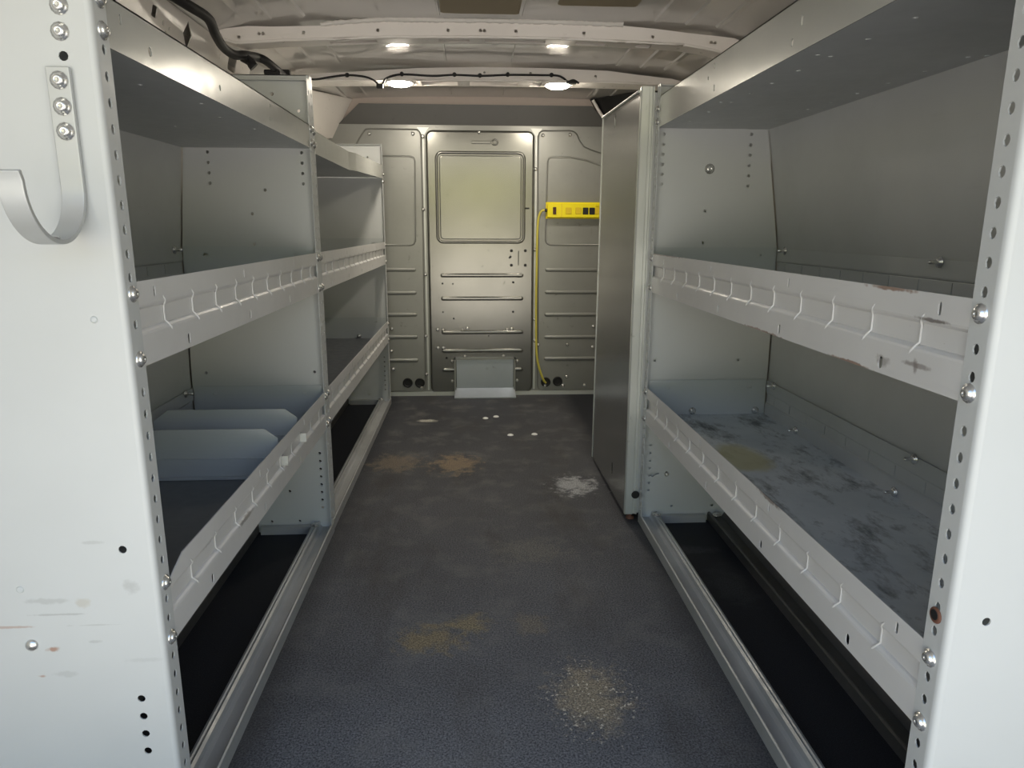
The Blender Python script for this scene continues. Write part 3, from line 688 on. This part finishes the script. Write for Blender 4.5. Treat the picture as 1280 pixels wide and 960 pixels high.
# J hook bolted to the near left end panel
hk = thing('hook', 'silver flat-bar J hook bolted high on the left end panel', 'hook', (-.465, .88, 1.0))
P = [(.8825, 1.077), (.8825, 1.00), (.8825, .945)]
for k in range(1, 29):
    a = PI*k/28; P.append((.8225+.060*math.cos(a), .945-.064*math.sin(a)))
P.append((.7585, .955))
mb = MB(); n = len(P); xa, xb = -.478, -.452; th = .0055
vs = []
for i, (y, z) in enumerate(P):
    p = Vector(P[max(i-1, 0)]); q = Vector(P[min(i+1, n-1)]); d = (q-p).normalized(); nn = Vector((d.y, -d.x))*th
    nn = nn if True else nn
    for (x, o) in ((xa, 0), (xb, 0), (xb, 1), (xa, 1)):
        vs.append((x, y+nn.x*o, z+nn.y*o))
fs = [(0, 1, 2, 3), (4*n-4, 4*n-3, 4*n-2, 4*n-1)]
for i in range(n-1):
    for k in range(4): fs.append((4*i+k, 4*i+(k+1) % 4, 4*i+4+(k+1) % 4, 4*i+4+k))
mb.add(vs, fs, True); strap = mb.build('strap', M['hook'], hk)
md = strap.modifiers.new('Bevel', 'BEVEL'); md.width = .0012; md.segments = 2; md.harden_normals = True
for z in (1.062, 1.034, 1.007):
    MB().screw((-.4635, .8765, z), (0, -1, 0), .0080).build('bolt', M['screw'], hk)
MB().rev((-.464, .825, .8872), (0, 0, 1), [(.007, 0), (.006, .0025), (.002, .003)], 10).build('rivet', M['screw'], hk)

# ------------------------------------------------------------------ tall closed cabinet behind the right unit
tc = thing('tall_cabinet', 'tall closed cabinet of burnished steel between right shelving and bulkhead', 'cabinet', (.68, 2.35, 0))
xT = .474; y0, y1 = 2.062, 2.645
mb = MB(); mb.plate([(y0, .022), (y1, .012), (y1, .40), (2.622, 1.284), (y0, 1.273)], [slot(2.26, .10, .016, .042), slot(2.405, 1.245, .020, .042)], (xT, 0, 0), (0, 1, 0), (0, 0, 1), .002)
mb.build('side_panel', M['tall'], tc)
MB().tube([(xT-.003, y0, 1.274), (xT-.003, 2.622, 1.285)], .004, 6).build('top_edge', M['galv'], tc)
# corner post: folded channel facing the viewer
pp = [(xT+.001, y0), (xT, y0-.012), (xT+.003, y0-.015), (xT+.024, y0-.015), (xT+.026, y0-.012), (xT+.033, y0-.012), (xT+.035, y0-.015), (XR-.004, y0-.015), (XR-.003, y0)]
m_ = len(pp); mb = MB()
mb.add([(p[0], p[1], .02) for p in pp]+[(p[0], p[1], 1.285) for p in pp], [tuple(range(m_)), tuple(range(m_, 2*m_))]+[(i, (i+1) % m_, m_+(i+1) % m_, m_+i) for i in range(m_)])
post = mb.build('corner_post', M['galv'], tc)
MB().rev((XR-.010, y0-.0155, .085), (0, -1, 0), [(.013, 0), (.012, .001)], 14).build('plug', M['dark'], post)
MB().box((xT+.002, y0-.008, .022), (.86, y0-.006, 1.27)).build('end_panel', M['end'], tc)
MB().plate([(xT+.002, .012), (.88, .012), (.88, .84), (.82, 1.27), (xT+.002, 1.283)], [], (0, 2.624, 0), (1, 0, 0), (0, 0, 1), .002).build('end_panel', M['end'], tc)
mb = MB(); mb.add([(xT-.002, 2.652, .012), (xT-.002, 2.628, 1.284), (xT-.002, 2.618, 1.284), (xT-.002, 2.642, .012)] + [(xT+.012, 2.652, .012), (xT+.012, 2.628, 1.284), (xT+.012, 2.618, 1.284), (xT+.012, 2.642, .012)],
    [(0,1,2,3),(4,5,6,7),(0,1,5,4),(1,2,6,5),(2,3,7,6),(3,0,4,7)])
mb.build('rear_flange', M['galv'], tc)
for z in (.52, .86): MB().box((xT+.004, y0+.02, z), (.85, y1-.02, z+.002)).build('shelf', M['paint'], tc)
for yy in (y0+.003, y1-.04): MB().rev((xT+.022, yy, 0), (0, 0, 1), [(.013, 0), (.013, .006), (.006, .008), (.006, .03)], 12).build('foot', M['rustf'], tc)

# raised white discs stand in for bright light spots near the bulkhead
for (x, y, lab) in ((.061, 3.284, 'round white stand-in for a floor light spot nearest the bulkhead, left one of its pair'), (.113, 3.311, 'round white stand-in for a floor light spot nearest the bulkhead, right one of its pair'),
                    (.166, 2.996, 'round white stand-in for a floor light spot farther from the bulkhead, left one of its pair'), (.274, 3.003, 'round white stand-in for a floor light spot farther from the bulkhead, right one of its pair')):
    b = MB().rev((x, y, 0), (0, 0, 1), [(.014, 0), (.0135, .002), (.009, .005), (.003, .0062)], 16).build('floor_light_spot', M['spotw'])
    tag(b, lab, 'bolt', 'painted light spots on the floor mat')

# ------------------------------------------------------------------ daylight through the open rear doors
W = bpy.data.worlds.new('World'); S.world = W; W.use_nodes = True
nt = W.node_tree; nt.nodes.clear()
def N(t): return nt.nodes.new(t)
tc_ = N('ShaderNodeTexCoord'); sp = N('ShaderNodeSeparateXYZ'); nt.links.new(tc_.outputs['Generated'], sp.inputs[0])
cr = N('ShaderNodeValToRGB'); mr = N('ShaderNodeMapRange'); mr.inputs[1].default_value = -1; mr.inputs[2].default_value = 1
nt.links.new(sp.outputs[2], mr.inputs[0]); nt.links.new(mr.outputs[0], cr.inputs[0])
el = cr.color_ramp.elements
cols = [(0.0, (.2, .2, .21)), (.22, (.35, .35, .35)), (.31, (1.3, 1.27, 1.24)), (.38, (3.55, 3.32, 2.95)), (.46, (3.55, 3.28, 2.88)), (.488, (2.75, 2.35, 2.05)), (.498, (1.2, 1.0, .85)), (.505, (.70, .72, .2)), (.545, (1.45, 1.45, .42)), (.570, (1.5, 1.5, .6)), (.60, (1.9, 2.15, 2.5)), (.68, (.80, 1.12, 1.62)), (.82, (.40, .70, 1.2)), (1.0, (.28, .58, 1.1))]
el[0].position = 0; el[0].color = (*cols[0][1], 1); el[1].position = 1; el[1].color = (*cols[-1][1], 1)
for p, c in cols[1:-1]: e = el.new(p); e.color = (*c, 1)
nz = N('ShaderNodeTexNoise'); nz.inputs['Scale'].default_value = 9; nz.inputs['Detail'].default_value = 4; nt.links.new(tc_.outputs['Generated'], nz.inputs['Vector'])
m2 = N('ShaderNodeMapRange'); m2.inputs[1].default_value = .3; m2.inputs[2].default_value = .7; m2.inputs[3].default_value = .75; m2.inputs[4].default_value = 1.25; nt.links.new(nz.outputs[0], m2.inputs[0])
bg = N('ShaderNodeBackground'); mm = N('ShaderNodeMath'); mm.operation = 'MULTIPLY'; mm.inputs[1].default_value = 1.22
ab = N('ShaderNodeMath'); ab.operation = 'ABSOLUTE'; nt.links.new(sp.outputs[0], ab.inputs[0])
m3 = N('ShaderNodeMapRange'); m3.inputs[1].default_value = .35; m3.inputs[2].default_value = .75; m3.inputs[3].default_value = 1.1; m3.inputs[4].default_value = .85; nt.links.new(ab.outputs[0], m3.inputs[0])
m4 = N('ShaderNodeMath'); m4.operation = 'MULTIPLY'; nt.links.new(m2.outputs[0], m4.inputs[0]); nt.links.new(m3.outputs[0], m4.inputs[1])
nt.links.new(m4.outputs[0], mm.inputs[0]); nt.links.new(mm.outputs[0], bg.inputs[1]); nt.links.new(cr.outputs[0], bg.inputs[0])
wo = N('ShaderNodeOutputWorld'); nt.links.new(bg.outputs[0], wo.inputs[0])

# ------------------------------------------------------------------ camera
f, yaw, pit, rol = 876.51, .0575, .2185, .0029
fw = Vector((math.sin(yaw)*math.cos(pit), math.cos(yaw)*math.cos(pit), -math.sin(pit)))
r = Vector((math.cos(yaw), -math.sin(yaw), 0)); u = r.cross(fw)
r2 = r*math.cos(rol)+u*math.sin(rol); u2 = -r*math.sin(rol)+u*math.cos(rol)
cam = bpy.data.objects.new('Camera', bpy.data.cameras.new('Camera')); COL.objects.link(cam)
cam.data.sensor_width = 36; cam.data.sensor_fit = 'HORIZONTAL'; cam.data.lens = f/1280*36; cam.data.clip_start = .02
m = Matrix((r2, u2, -fw)).transposed().to_4x4(); m.translation = (0, 0, .9); cam.matrix_world = m
S.camera = cam
S.view_settings.view_transform = 'Standard'; S.view_settings.look = 'None'; S.view_settings.gamma = 1; S.view_settings.use_curve_mapping = False
S.view_settings.exposure = 0.0
S.cycles.max_bounces = 10; S.cycles.diffuse_bounces = 6; S.cycles.glossy_bounces = 5
S.cycles.sample_clamp_indirect = 6
